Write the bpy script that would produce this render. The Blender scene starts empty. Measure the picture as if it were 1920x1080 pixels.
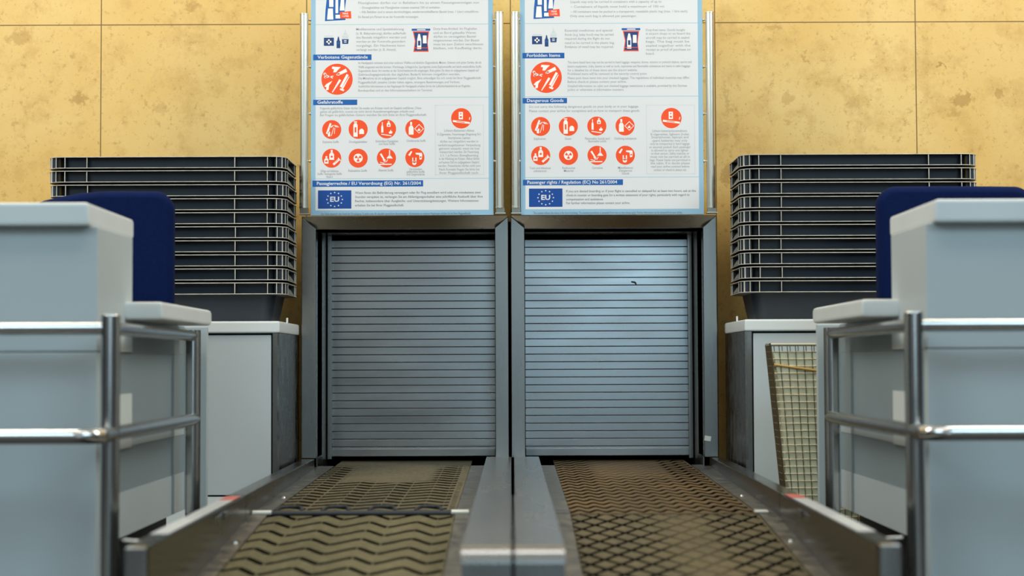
import bpy, bmesh, math, random
import numpy as np
from mathutils import Vector, Matrix
random.seed(4)
C = bpy.context.scene.collection
PI = math.pi

# ------------------------------------------------------------------ camera, world, lights
F = 3270.0            # focal length in pixels of a 1920 wide frame
H = 0.65              # camera height above the floor
PITCH = math.atan(141.0 / F)
ROLL = math.radians(0.22)
cam_d = bpy.data.cameras.new('camera'); cam = bpy.data.objects.new('camera', cam_d); C.objects.link(cam)
cam_d.sensor_width = 36.0; cam_d.lens = 36.0 * F / 1920.0
cam_d.clip_start = 0.05; cam_d.clip_end = 60
Mc = Matrix.Translation((0, -6, H)) @ Matrix.Rotation(PI / 2 + PITCH, 4, 'X') @ Matrix.Rotation(-ROLL, 4, 'Z')
cam.matrix_world = Mc
cam_d.dof.use_dof = True; cam_d.dof.focus_distance = 5.85; cam_d.dof.aperture_fstop = 2.5
bpy.context.scene.camera = cam

w = bpy.data.worlds.new('world'); bpy.context.scene.world = w; w.use_nodes = True
# a dim hall: pale ceiling overhead, dark towards the horizon
wt = w.node_tree; wn = wt.nodes; wtc = wn.new('ShaderNodeTexCoord'); wsp = wn.new('ShaderNodeSeparateXYZ'); wt.links.new(wtc.outputs['Generated'], wsp.inputs[0])
wr = wn.new('ShaderNodeValToRGB'); wt.links.new(wsp.outputs[2], wr.inputs[0]); e = wr.color_ramp.elements
e[0].position = 0.0; e[0].color = (0.035, 0.042, 0.048, 1); e[1].position = 0.75; e[1].color = (0.42, 0.43, 0.40, 1)
q_ = e.new(0.15); q_.color = (0.06, 0.07, 0.075, 1)
wt.links.new(wr.outputs[0], wn['Background'].inputs[0]); wn['Background'].inputs[1].default_value = 1.0

def area(name, loc, target, sx, sy, power, col):
    d = bpy.data.lights.new(name, 'AREA'); d.shape = 'RECTANGLE'; d.size = sx; d.size_y = sy; d.energy = power; d.color = col
    o = bpy.data.objects.new(name, d); C.objects.link(o); o.location = loc
    o.rotation_euler = (Vector(target) - Vector(loc)).to_track_quat('-Z', 'Y').to_euler()
    return o
area('ceiling_lamps_left', (-2.2, -1.5, 3.4), (-0.2, -0.5, 0.6), 0.6, 2.4, 74, (1.0, 0.94, 0.81))
area('ceiling_lamps_right', (2.2, -1.5, 3.4), (0.2, -0.5, 0.6), 0.6, 2.4, 74, (1.0, 0.94, 0.81))
area('fill_panel_left', (-3.9, -7.4, 4.8), (-0.3, -2.0, 0.7), 3.6, 2.4, 160, (0.62, 0.87, 1.0))  # unseen fill panel, added to light the desk fronts
area('fill_panel_right', (3.9, -7.4, 4.8), (0.3, -2.0, 0.7), 3.6, 2.4, 160, (0.54, 0.83, 1.0))  # second added fill panel, set aside so the wall crevices stay dark
area('highlight_lamp', (0, -3.3, 3.9), (0, -3.3, 0), 2.4, 0.5, 26, (1.0, 0.97, 0.92))  # overhead lamp added to bring back highlights on the cover bevels
area('hall_daylight', (0, -13.5, 3.3), (0, 0, 1.6), 15.0, 4.6, 62, (0.95, 1.0, 0.97))
area('hall_window', (1.0, -12.5, 1.60), (0.9, 0, 1.0), 1.9, 1.8, 26, (0.50, 0.80, 1.0))

vs = bpy.context.scene.view_settings
vs.view_transform = 'Standard'; vs.look = 'None'; vs.gamma = 1; vs.exposure = -0.06; vs.use_curve_mapping = False

def P(x, y, D):
    """world point seen at photo pixel (x, y) at distance D in front of the camera plane"""
    v = Mc.to_3x3() @ Vector(((x - 960) / F, (540 - y) / F, -1))
    t = D / v.y
    return Vector((0, -6, H)) + v * t

# ------------------------------------------------------------------ materials
def lin(c):
    return tuple(((v / 255) / 12.92 if v / 255 <= 0.04045 else ((v / 255 + 0.055) / 1.055) ** 2.4) for v in c) + (1,)
MATS = {}
def mat(name, col, rough=0.5, metal=0.0, noise=0.0, nscale=8.0, bump=0.0, bscale=60.0, spec=0.5, stretch=(1, 1, 1), rnoise=0.0, coat=0.0, sheen=0.0):
    if name in MATS: return MATS[name]
    m = bpy.data.materials.new(name); m.use_nodes = True; nt = m.node_tree; b = nt.nodes['Principled BSDF']
    c = col if len(col) == 4 else tuple(col) + (1,)
    b.inputs['Base Color'].default_value = c; b.inputs['Roughness'].default_value = rough; b.inputs['Metallic'].default_value = metal
    b.inputs['Specular IOR Level'].default_value = spec; b.inputs['Coat Weight'].default_value = coat; b.inputs['Sheen Weight'].default_value = sheen
    tc = nt.nodes.new('ShaderNodeTexCoord'); mp = nt.nodes.new('ShaderNodeMapping'); mp.inputs['Scale'].default_value = stretch
    nt.links.new(tc.outputs['Object'], mp.inputs[0])
    n = nt.nodes.new('ShaderNodeTexNoise'); n.inputs['Scale'].default_value = nscale; n.inputs['Detail'].default_value = 6
    nt.links.new(mp.outputs[0], n.inputs['Vector'])
    if noise > 0:
        r = nt.nodes.new('ShaderNodeMapRange'); r.inputs[1].default_value = 0.3; r.inputs[2].default_value = 0.7
        r.inputs[3].default_value = 1 - noise; r.inputs[4].default_value = 1 + noise
        nt.links.new(n.outputs[0], r.inputs[0])
        x = nt.nodes.new('ShaderNodeMix'); x.data_type = 'RGBA'; x.blend_type = 'MULTIPLY'; x.inputs[0].default_value = 1
        x.inputs[6].default_value = c; nt.links.new(r.outputs[0], x.inputs[7]); nt.links.new(x.outputs[2], b.inputs['Base Color'])
    if rnoise > 0:
        r = nt.nodes.new('ShaderNodeMapRange'); r.inputs[1].default_value = 0.3; r.inputs[2].default_value = 0.7
        r.inputs[3].default_value = max(0.03, rough - rnoise); r.inputs[4].default_value = rough + rnoise
        nt.links.new(n.outputs[0], r.inputs[0]); nt.links.new(r.outputs[0], b.inputs['Roughness'])
    if bump > 0:
        n2 = nt.nodes.new('ShaderNodeTexNoise'); n2.inputs['Scale'].default_value = bscale; n2.inputs['Detail'].default_value = 4
        nt.links.new(mp.outputs[0], n2.inputs['Vector'])
        bp = nt.nodes.new('ShaderNodeBump'); bp.inputs['Strength'].default_value = bump; bp.inputs['Distance'].default_value = 0.002
        nt.links.new(n2.outputs[0], bp.inputs['Height']); nt.links.new(bp.outputs[0], b.inputs['Normal'])
    MATS[name] = m
    return m

laminate = mat('light grey laminate', lin((190, 198, 199)), 0.45, noise=0.03, nscale=3, bump=0.05)
slabm = mat('pale worktop', lin((226, 230, 228)), 0.35, noise=0.03, nscale=6)
panelgrey = mat('mid grey panel', lin((142, 154, 158)), 0.4, noise=0.03, nscale=3)
whitestrip = mat('white sticker', lin((215, 220, 216)), 0.5)
blackm = mat('black recess', (0.006, 0.007, 0.008, 1), 0.7)
steel = mat('brushed steel', (0.33, 0.33, 0.315, 1), 0.26, 1.0, noise=0.07, nscale=9, stretch=(1, 1, 0.2), rnoise=0.03, bump=0.02, bscale=140)
steel_h = mat('brushed steel lengthwise', (0.44, 0.435, 0.42, 1), 0.27, 1.0, noise=0.05, nscale=7, stretch=(1, 0.15, 1), rnoise=0.02, bump=0.02, bscale=120)
guardm = mat('guard steel', (0.20, 0.19, 0.175, 1), 0.24, 1.0, noise=0.15, nscale=14, stretch=(1, 0.1, 1), rnoise=0.08, bump=0.06, bscale=120)
scratched = mat('scratched steel side', (0.26, 0.25, 0.235, 1), 0.30, 1.0, noise=0.25, nscale=30, stretch=(1, 1, 0.5), rnoise=0.12, bump=0.2, bscale=120)
header = mat('header steel', (0.36, 0.33, 0.27, 1), 0.28, 1.0, noise=0.12, nscale=8, stretch=(0.3, 1, 1), rnoise=0.06)
tubem = mat('polished tube steel', (0.62, 0.61, 0.59, 1), 0.20, 1.0, noise=0.05, nscale=20)
goldtube = mat('sign pole steel', (0.84, 0.79, 0.68, 1), 0.30, 1.0, noise=0.02, nscale=6)
platem = mat('dull side plate', (0.21, 0.20, 0.175, 1), 0.42, 0.85, noise=0.3, nscale=25, rnoise=0.12, bump=0.3, bscale=90)
alu = mat('shutter aluminium', (0.50, 0.51, 0.51, 1), 0.24, 0.95, noise=0.06, nscale=5, stretch=(0.4, 1, 2.0), rnoise=0.05)
trayd = mat('dark slate tray plastic', lin((34, 41, 50)), 0.42, noise=0.15, nscale=9)
traye = mat('tray edge highlight', lin((196, 190, 176)), 0.5, noise=0.25, nscale=30)  # painted highlight: pale lip stands in for light catching the rim
traym = mat('tray handle plastic', lin((120, 118, 108)), 0.5, noise=0.2, nscale=20)
blue = mat('navy chair fabric', lin((2, 22, 66)), 0.9, noise=0.12, nscale=90, bump=0.4, bscale=400, spec=0.15)
blackp = mat('black plastic', (0.012, 0.012, 0.014, 1), 0.5)
tapew = mat('silver tape', lin((188, 188, 186)), 0.45, noise=0.12, nscale=30)
taper = mat('red tape', lin((205, 110, 98)), 0.5, noise=0.15, nscale=40)
endw = mat('pale roller cap', lin((235, 232, 220)), 0.35)
lacem = mat('dark lacing', (0.03, 0.032, 0.034, 1), 0.45, 0.3)
pwhite = mat('poster white', lin((226, 225, 226)), 0.4, noise=0.01)
pblue = mat('poster light blue', lin((150, 188, 212)), 0.4)
pband = mat('poster heading blue', lin((18, 92, 168)), 0.4)
pflag = mat('flag blue', lin((0, 68, 150)), 0.4)
pnavy = mat('poster navy', lin((30, 62, 120)), 0.4)
porange = mat('poster orange', lin((250, 80, 18)), 0.4)
pink = mat('poster pictogram white', lin((250, 244, 236)), 0.4)
ptext = mat('poster grey print', lin((160, 164, 166)), 0.6)
ptextd = mat('poster dark print', lin((112, 118, 122)), 0.6)
pline = mat('poster line', lin((178, 208, 214)), 0.5)
pboxl = mat('poster box line', lin((208, 212, 214)), 0.5)
wirem = mat('basket wire', lin((196, 188, 164)), 0.4, 0.6)
wirev = mat('dull upright wire', lin((92, 80, 58)), 0.5, 0.4)
linerm = mat('pale liner bag', lin((224, 220, 186)), 0.4, noise=0.10, nscale=10, bump=0.8, bscale=14)
lineredge = mat('yellow liner band', lin((205, 165, 90)), 0.5)
floorm = mat('dark floor', lin((44, 39, 33)), 0.55, noise=0.25, nscale=2)

def stone():
    m = bpy.data.materials.new('ochre stone wall'); m.use_nodes = True; nt = m.node_tree; N = nt.nodes; L = nt.links; b = N['Principled BSDF']
    tc = N.new('ShaderNodeTexCoord'); sep = N.new('ShaderNodeSeparateXYZ'); L.new(tc.outputs['Object'], sep.inputs[0])
    def noise(s, d=6, r=0.6):
        n = N.new('ShaderNodeTexNoise'); n.inputs['Scale'].default_value = s; n.inputs['Detail'].default_value = d; n.inputs['Roughness'].default_value = r
        L.new(tc.outputs['Object'], n.inputs['Vector']); return n.outputs[0]
    def rng(i, a, bb, c, d):
        r = N.new('ShaderNodeMapRange'); r.clamp = True
        for k, v in zip((1, 2, 3, 4), (a, bb, c, d)): r.inputs[k].default_value = v
        L.new(i, r.inputs[0]); return r.outputs[0]
    def ma(op, a, bb=None, c=None):
        n = N.new('ShaderNodeMath'); n.operation = op
        for k, v in enumerate((a, bb, c)):
            if v is None: continue
            if isinstance(v, (int, float)): n.inputs[k].default_value = v
            else: L.new(v, n.inputs[k])
        return n.outputs[0]
    def mix(fac, a, bb):
        x = N.new('ShaderNodeMix'); x.data_type = 'RGBA'
        L.new(fac, x.inputs[0])
        for k, v in ((6, a), (7, bb)):
            if isinstance(v, tuple): x.inputs[k].default_value = v
            else: L.new(v, x.inputs[k])
        return x.outputs[2]
    X = sep.outputs[0]; Z = sep.outputs[2]
    base = mix(rng(noise(1.6), 0.35, 0.65, 0, 1), lin((222, 180, 100)), lin((232, 198, 126)))
    base = mix(rng(noise(9, 8, 0.7), 0.50, 0.68, 0, 0.6), base, lin((196, 152, 78)))
    base = mix(rng(noise(38, 6, 0.7), 0.57, 0.68, 0, 0.5), base, lin((168, 124, 60)))
    base = mix(rng(noise(90, 3, 0.6), 0.62, 0.72, 0, 0.4), base, lin((130, 96, 50)))
    # individual stains, streaks and brown patches, each with its own outline
    dist = noise(22, 5, 0.7); dist2 = noise(31, 5, 0.7)
    for (px, py, rx, ry, f) in STAINS_PATCHES:
        c = P(px, py, WD)
        dx = ma('DIVIDE', ma('ADD', ma('SUBTRACT', X, c.x), ma('MULTIPLY', ma('SUBTRACT', dist, 0.5), 0.12)), rx / 540.0)
        dz = ma('DIVIDE', ma('ADD', ma('SUBTRACT', Z, c.z), ma('MULTIPLY', ma('SUBTRACT', dist2, 0.5), 0.12)), ry / 540.0)
        d = ma('ADD', ma('MULTIPLY', dx, dx), ma('MULTIPLY', dz, dz))
        base = mix(rng(d, 0.5, 1.3, f, 0), base, lin((168, 122, 52)))
    # joints between the slabs
    jt = None
    for s in SEAMX:
        a = ma('LESS_THAN', ma('ABSOLUTE', ma('SUBTRACT', X, s)), 0.0019); jt = a if jt is None else ma('MAXIMUM', jt, a)
    jt = ma('MAXIMUM', jt, ma('LESS_THAN', ma('ABSOLUTE', ma('SUBTRACT', Z, SEAMZ)), 0.0019))
    base = mix(jt, base, lin((120, 88, 44)))
    L.new(base, b.inputs['Base Color']); b.inputs['Roughness'].default_value = 0.55
    bp = N.new('ShaderNodeBump'); bp.inputs['Strength'].default_value = 0.15; bp.inputs['Distance'].default_value = 0.003
    L.new(ma('SUBTRACT', noise(60, 6, 0.7), jt), bp.inputs['Height']); L.new(bp.outputs[0], b.inputs['Normal'])
    return m
WD = 6.19
STAINS_PATCHES = [(38, 72, 24, 16, .45), (148, 185, 18, 12, .55), (300, 205, 14, 9, .3), (360, 10, 16, 9, .45), (541, 190, 4, 60, .28), (523, 250, 5, 40, .22),
          (1450, 52, 22, 7, .4), (1508, 112, 7, 7, .5), (1480, 185, 14, 10, .35), (1805, 185, 20, 12, .6), (1790, 212, 14, 10, .35), (1362, 195, 5, 34, .3),
          (1382, 250, 5, 34, .25), (1876, 175, 9, 12, .5), (1764, 122, 8, 3, .8), (1600, 195, 22, 12, .25), (1363, 325, 14, 22, .55)]  # last entry is a brown patch beside the right hatch frame
SEAMX = [P(x, 44, WD).x for x in (-194, 190, 575, 957, 1340, 1716, 2100)]
SEAMZ = P(960, 44, WD).z
stonem = stone()

# ------------------------------------------------------------------ builders
class MB:
    def __init__(s): s.b = bmesh.new(); s.mats = []
    def mi(s, m):
        if m not in s.mats: s.mats.append(m)
        return s.mats.index(m)
    def _f(s, vs, i, smooth=False):
        try:
            f = s.b.faces.new(vs); f.material_index = i; f.smooth = smooth; return f
        except ValueError: return None
    def box(s, x0, x1, y0, y1, z0, z1, m, bev=0.0, seg=2):
        t = bmesh.new()
        xs = sorted((x0, x1)); ys = sorted((y0, y1)); zs = sorted((z0, z1))
        bmesh.ops.create_cube(t, size=1)
        for v in t.verts: v.co = Vector((xs[v.co.x > 0], ys[v.co.y > 0], zs[v.co.z > 0]))
        if bev: bmesh.ops.bevel(t, geom=list(t.edges), offset=bev, segments=seg, profile=0.5, affect='EDGES')
        s.merge(t, m, smooth=bev > 0); return s
    def merge(s, t, m, smooth=False, M=None):
        i = s.mi(m); mp = {}
        for v in t.verts: mp[v] = s.b.verts.new(M @ v.co if M else v.co)
        for f in t.faces: s._f([mp[v] for v in f.verts], i, smooth)
        t.free()
    def prism(s, pts, axis, a, b, m, bev=0.0):
        """extrude a polygon: axis 'y': pts are (x,z); 'z': (x,y); 'x': (y,z)"""
        t = bmesh.new()
        def co(p, h): return {'y': (p[0], h, p[1]), 'z': (p[0], p[1], h), 'x': (h, p[0], p[1])}[axis]
        A = [t.verts.new(co(p, a)) for p in pts]; B = [t.verts.new(co(p, b)) for p in pts]; n = len(pts)
        t.faces.new(A); t.faces.new(B[::-1])
        for k in range(n): t.faces.new((A[k], B[k], B[(k + 1) % n], A[(k + 1) % n]))
        bmesh.ops.recalc_face_normals(t, faces=t.faces)
        if bev: bmesh.ops.bevel(t, geom=list(t.edges), offset=bev, segments=2, profile=0.5, affect='EDGES')
        s.merge(t, m, smooth=bev > 0); return s
    def tube(s, pts, r, m, n=20, caps=True):
        i = s.mi(m); pts = [Vector(p) for p in pts]; rings = []
        up = None
        for k, p in enumerate(pts):
            d = (pts[min(k + 1, len(pts) - 1)] - pts[max(k - 1, 0)]).normalized()
            if up is None: up = Vector((0, 0, 1)) if abs(d.z) < 0.9 else Vector((0, 1, 0))
            u = d.cross(up).normalized(); v = u.cross(d).normalized(); up = v
            rr = r[k] if isinstance(r, (list, tuple)) else r
            rings.append([s.b.verts.new(p + (u * math.cos(2 * PI * j / n) + v * math.sin(2 * PI * j / n)) * rr) for j in range(n)])
        for a, b in zip(rings, rings[1:]):
            for j in range(n): s._f((a[j], b[j], b[(j + 1) % n], a[(j + 1) % n]), i, True)
        if caps: s._f(rings[0][::-1], i); s._f(rings[-1], i)
        return s
    def build(s, name, parent=None, loc=None):
        bmesh.ops.recalc_face_normals(s.b, faces=s.b.faces)
        me = bpy.data.meshes.new(name); s.b.to_mesh(me); s.b.free()
        for m in s.mats: me.materials.append(m)
        sm_ = any(p.use_smooth for p in me.polygons)
        if sm_: me.set_sharp_from_angle(angle=math.radians(40))
        o = bpy.data.objects.new(name, me); C.objects.link(o)
        if sm_: wm = o.modifiers.new('normals', 'WEIGHTED_NORMAL'); wm.keep_sharp = True; wm.weight = 100
        if parent is not None:
            base = Vector((0, 0, 0)); p_ = parent
            while p_ is not None: base += p_.location; p_ = p_.parent
            me.transform(Matrix.Translation(-base))
            o.parent = parent
        return o
def thing(name, label, cat, loc, group=None):
    o = bpy.data.objects.new(name, None); C.objects.link(o); o.location = loc; o.empty_display_size = 0.05
    o['label'] = label; o['category'] = cat
    if group: o['group'] = group
    return o
def rot_parts(o): pass
Y = lambda D: D - 6.0
Z = lambda r: r + H

# ------------------------------------------------------------------ the setting
f = MB(); f.box(-9, 9, -14, 1.5, -0.05, 0, floorm); o = f.build('floor'); o['kind'] = 'structure'
wl = MB(); y0, y1 = Y(WD), Y(6.45)
hx0, hx1, hz1 = -0.715, 0.697, Z(0.503)
wl.box(-4, hx0, y0, y1, 0, 3.6, stonem); wl.box(hx1, 4, y0, y1, 0, 3.6, stonem); wl.box(hx0, hx1, y0, y1, hz1, 3.6, stonem)
wl.box(hx0, hx1, Y(7.0), Y(7.05), 0, hz1 + .1, blackm); wl.box(hx0 - .05, hx0, y1, Y(7.05), 0, hz1 + .1, blackm)
wl.box(hx1, hx1 + .05, y1, Y(7.05), 0, hz1 + .1, blackm); wl.box(hx0, hx1, y1, Y(7.0), hz1, hz1 + .05, blackm)
o = wl.build('wall_back'); o['kind'] = 'structure'

# ------------------------------------------------------------------ hatches: steel frame + roller shutter
def hatch(x0, x1, j0, j1, side, lab_f, lab_s):
    """x0/x1 outer edges of the frame, j0/j1 edges of the opening"""
    zt, zi, zb = Z(0.508), Z(0.466), Z(-0.324)
    r = thing('hatch_frame', lab_f, 'frame', ((x0 + x1) / 2, Y(6.0), zb), 'steel frames of the luggage hatches')
    ya, yb = Y(6.0), Y(6.42)
    for (a, b) in ((x0, j0), (j1, x1)):
        outer, inner = (a, b) if b == j0 else (b, a)
        m = MB(); m.prism([(outer, zb), (inner, zb), (inner, zi), (outer, zt - .0005)], 'y', ya, Y(WD + .005), steel, 0.0025)
        m.box(inner, inner + (0.004 if inner == j1 else -0.004), Y(6.05), yb, zb - .06, zi, steel)
        m.build('jamb', r)
    m = MB()
    t = bmesh.new()     # header with a face that leans back towards its lower edge
    pts = [(x0, ya - .004, zt), (x1, ya - .004, zt), (j1, ya + .018, zi), (j0, ya + .018, zi)]
    back = [(p[0], Y(WD + .005), p[2]) for p in pts]
    A = [t.verts.new(p) for p in pts]; B = [t.verts.new(p) for p in back]
    t.faces.new(A); t.faces.new(B[::-1])
    for k in range(4): t.faces.new((A[k], B[k], B[(k + 1) % 4], A[(k + 1) % 4]))
    bmesh.ops.recalc_face_normals(t, faces=t.faces); m.merge(t, header)
    m.box(j0, j1, Y(6.05), yb, zi, zi + .004, steel)
    m.build('header', r)
    # shutter: slatted curtain, ridges are part of the one curtain mesh
    s = thing('roller_shutter', lab_s, 'shutter', ((j0 + j1) / 2, Y(6.356), Z(-.338)), 'roller shutters in the hatches')
    m = MB(); prof = []; z = Z(-.329); pitch = 0.02785; n = 28; ys = Y(6.356)
    prof.append((ys, z))
    for k in range(n):
        zb_ = z + k * pitch; h = 0.034 if k == 0 else pitch
        prof += [(ys - .0039, zb_ + .0010), (ys - .0040, zb_ + .0014), (ys - .0040, zb_ + pitch * .5), (ys - .0040, zb_ + pitch - .0023), (ys - .0038, zb_ + pitch - .0019), (ys + .004, zb_ + pitch - .0017)]
    i = m.mi(alu); g = m.mi(blackm)
    xa, xb = j0 + .004, j1 - .004; prev = None
    for q, (yy, zz) in enumerate(prof):
        v = (m.b.verts.new((xa, yy, zz)), m.b.verts.new((xb, yy, zz)))
        if prev: m._f((prev[0], prev[1], v[1], v[0]), g if (q % 6 == 0 or q % 6 == 1) and q > 1 else i)
        prev = v
    m.build('slat_curtain', s)
    m = MB(); m.box(xa, xb, ys - .012, ys + .004, Z(-.336), Z(-.308), alu, .002); m.build('bottom_bar', s)
    m = MB(); edge = xa if side < 0 else xb
    m.box(edge, edge + (.016 if side < 0 else -.016), ys - .022, ys - .006, Z(-.346), zi, steel, .002); m.build('guide_rail', s)
    return r
fl = hatch(-0.725, -0.0125, -0.675, -0.0587, -1, 'brushed steel frame around the left luggage hatch, below the German sign', 'greyer roller shutter closing the left luggage hatch')
fr = hatch(-0.0035, 0.706, 0.044, 0.6587, 1, 'brushed steel frame around the right luggage hatch, below the English sign', 'pale blue-grey roller shutter closing the right luggage hatch, with a small dark mark')
c = P(1327, 822, 5.99); m = MB(); t = bmesh.new(); bmesh.ops.create_cube(t, size=1)
for v in t.verts: v.co = Vector((v.co.x * .022, v.co.y * .0015, v.co.z * .017))
m.merge(t, whitestrip, M=Matrix.Translation(c) @ Matrix.Rotation(.15, 4, 'Y')); o = m.build('sticker', fr); o['label'] = 'small white sticker near the foot of the right jamb'
# dark scuff on the right shutter
c = P(1189, 530, 6.34); m = MB(); m.prism([(c.x - .010, c.z + .006), (c.x + .004, c.z + .005), (c.x + .010, c.z - .002), (c.x + .008, c.z - .008), (c.x + .001, c.z - .001), (c.x - .010, c.z + .001)], 'y', Y(6.3502), Y(6.3515), blackp)
sh = [o for o in bpy.data.objects if o.name.startswith('roller_shutter')][1]
o = m.build('scuff_mark', sh); o['label'] = 'small dark mark on the slats'

# ------------------------------------------------------------------ posters
S5 = 5.93
K = F / S5
_dg = []
def text_mesh(txt, bold=0.0, res=1):
    cu = bpy.data.curves.new('t', 'FONT'); cu.body = txt; cu.size = 1; cu.resolution_u = res; cu.offset = bold
    o = bpy.data.objects.new('t', cu); C.objects.link(o); bpy.context.view_layer.update()
    dg = bpy.context.evaluated_depsgraph_get(); me = bpy.data.meshes.new_from_object(o.evaluated_get(dg))
    C.objects.unlink(o); bpy.data.objects.remove(o); bpy.data.curves.remove(cu)
    n = len(me.vertices); co = np.empty(n * 3); me.vertices.foreach_get('co', co); co = co.reshape(-1, 3)
    polys = [tuple(p.vertices) for p in me.polygons]; bpy.data.meshes.remove(me)
    return co, polys
TC = {}
class Flat:
    """flat printed shapes on a sign, in that sign's own plane (units: photo pixels / K)"""
    def __init__(s, ox, oy, oz0, refx, refy): s.v = []; s.f = []; s.m = []; s.mats = []; s.o = (ox, oy, oz0); s.r = (refx, refy)
    def mi(s, m):
        if m not in s.mats: s.mats.append(m)
        return s.mats.index(m)
    def w(s, x, y, lay): return (s.o[0] + (x - s.r[0]) / K, s.o[1] - 0.00012 * lay, s.o[2] - (y - s.r[1]) / K)
    def poly(s, pts, m, lay=1):
        b = len(s.v); s.v += [s.w(x, y, lay) for x, y in pts]; s.f.append(tuple(range(b, b + len(pts)))); s.m.append(s.mi(m))
    def rect(s, x0, y0, x1, y1, m, lay=1): s.poly([(x0, y1), (x1, y1), (x1, y0), (x0, y0)], m, lay)
    def circ(s, cx, cy, r, m, lay=1, n=40, ry=None): s.poly([(cx + r * math.cos(2 * PI * k / n), cy - (ry or r) * math.sin(2 * PI * k / n)) for k in range(n)], m, lay)
    def line(s, x0, y0, x1, y1, wd, m, lay=1, w2=None):
        d = math.hypot(x1 - x0, y1 - y0); nx, ny = (y1 - y0) / d, -(x1 - x0) / d; a = wd / 2; b = (w2 if w2 is not None else wd) / 2
        s.poly([(x0 + nx * a, y0 + ny * a), (x0 - nx * a, y0 - ny * a), (x1 - nx * b, y1 - ny * b), (x1 + nx * b, y1 + ny * b)], m, lay)
    def text(s, txt, x, y, m, lay=1, size=7.0, width=None, bold=0.0, center=False):
        key = (txt, bold)
        if key not in TC: TC[key] = text_mesh(txt, bold, 2 if bold else 1)
        co, polys = TC[key]
        if len(co) == 0: return
        x0, x1 = co[:, 0].min(), co[:, 0].max(); sx = size if width is None else width / (x1 - x0)
        wd = sx * (x1 - x0); left = x - wd / 2 if center else x
        b = len(s.v)
        for q in co: s.v.append(s.w(left + (q[0] - x0) * sx, y - (q[1] - 0.26) * size, lay))
        i = s.mi(m)
        for p in polys: s.f.append(tuple(b + k for k in p)); s.m.append(i)
    def build(s, name, parent, label=None):
        me = bpy.data.meshes.new(name); P0 = parent.location
        me.from_pydata([(a - P0.x, b - P0.y, c_ - P0.z) for a, b, c_ in s.v], [], s.f)
        for m in s.mats: me.materials.append(m)
        me.polygons.foreach_set('material_index', s.m); me.update()
        o = bpy.data.objects.new(name, me); C.objects.link(o); o.parent = parent
        if label: o['label'] = label
        return o

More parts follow.
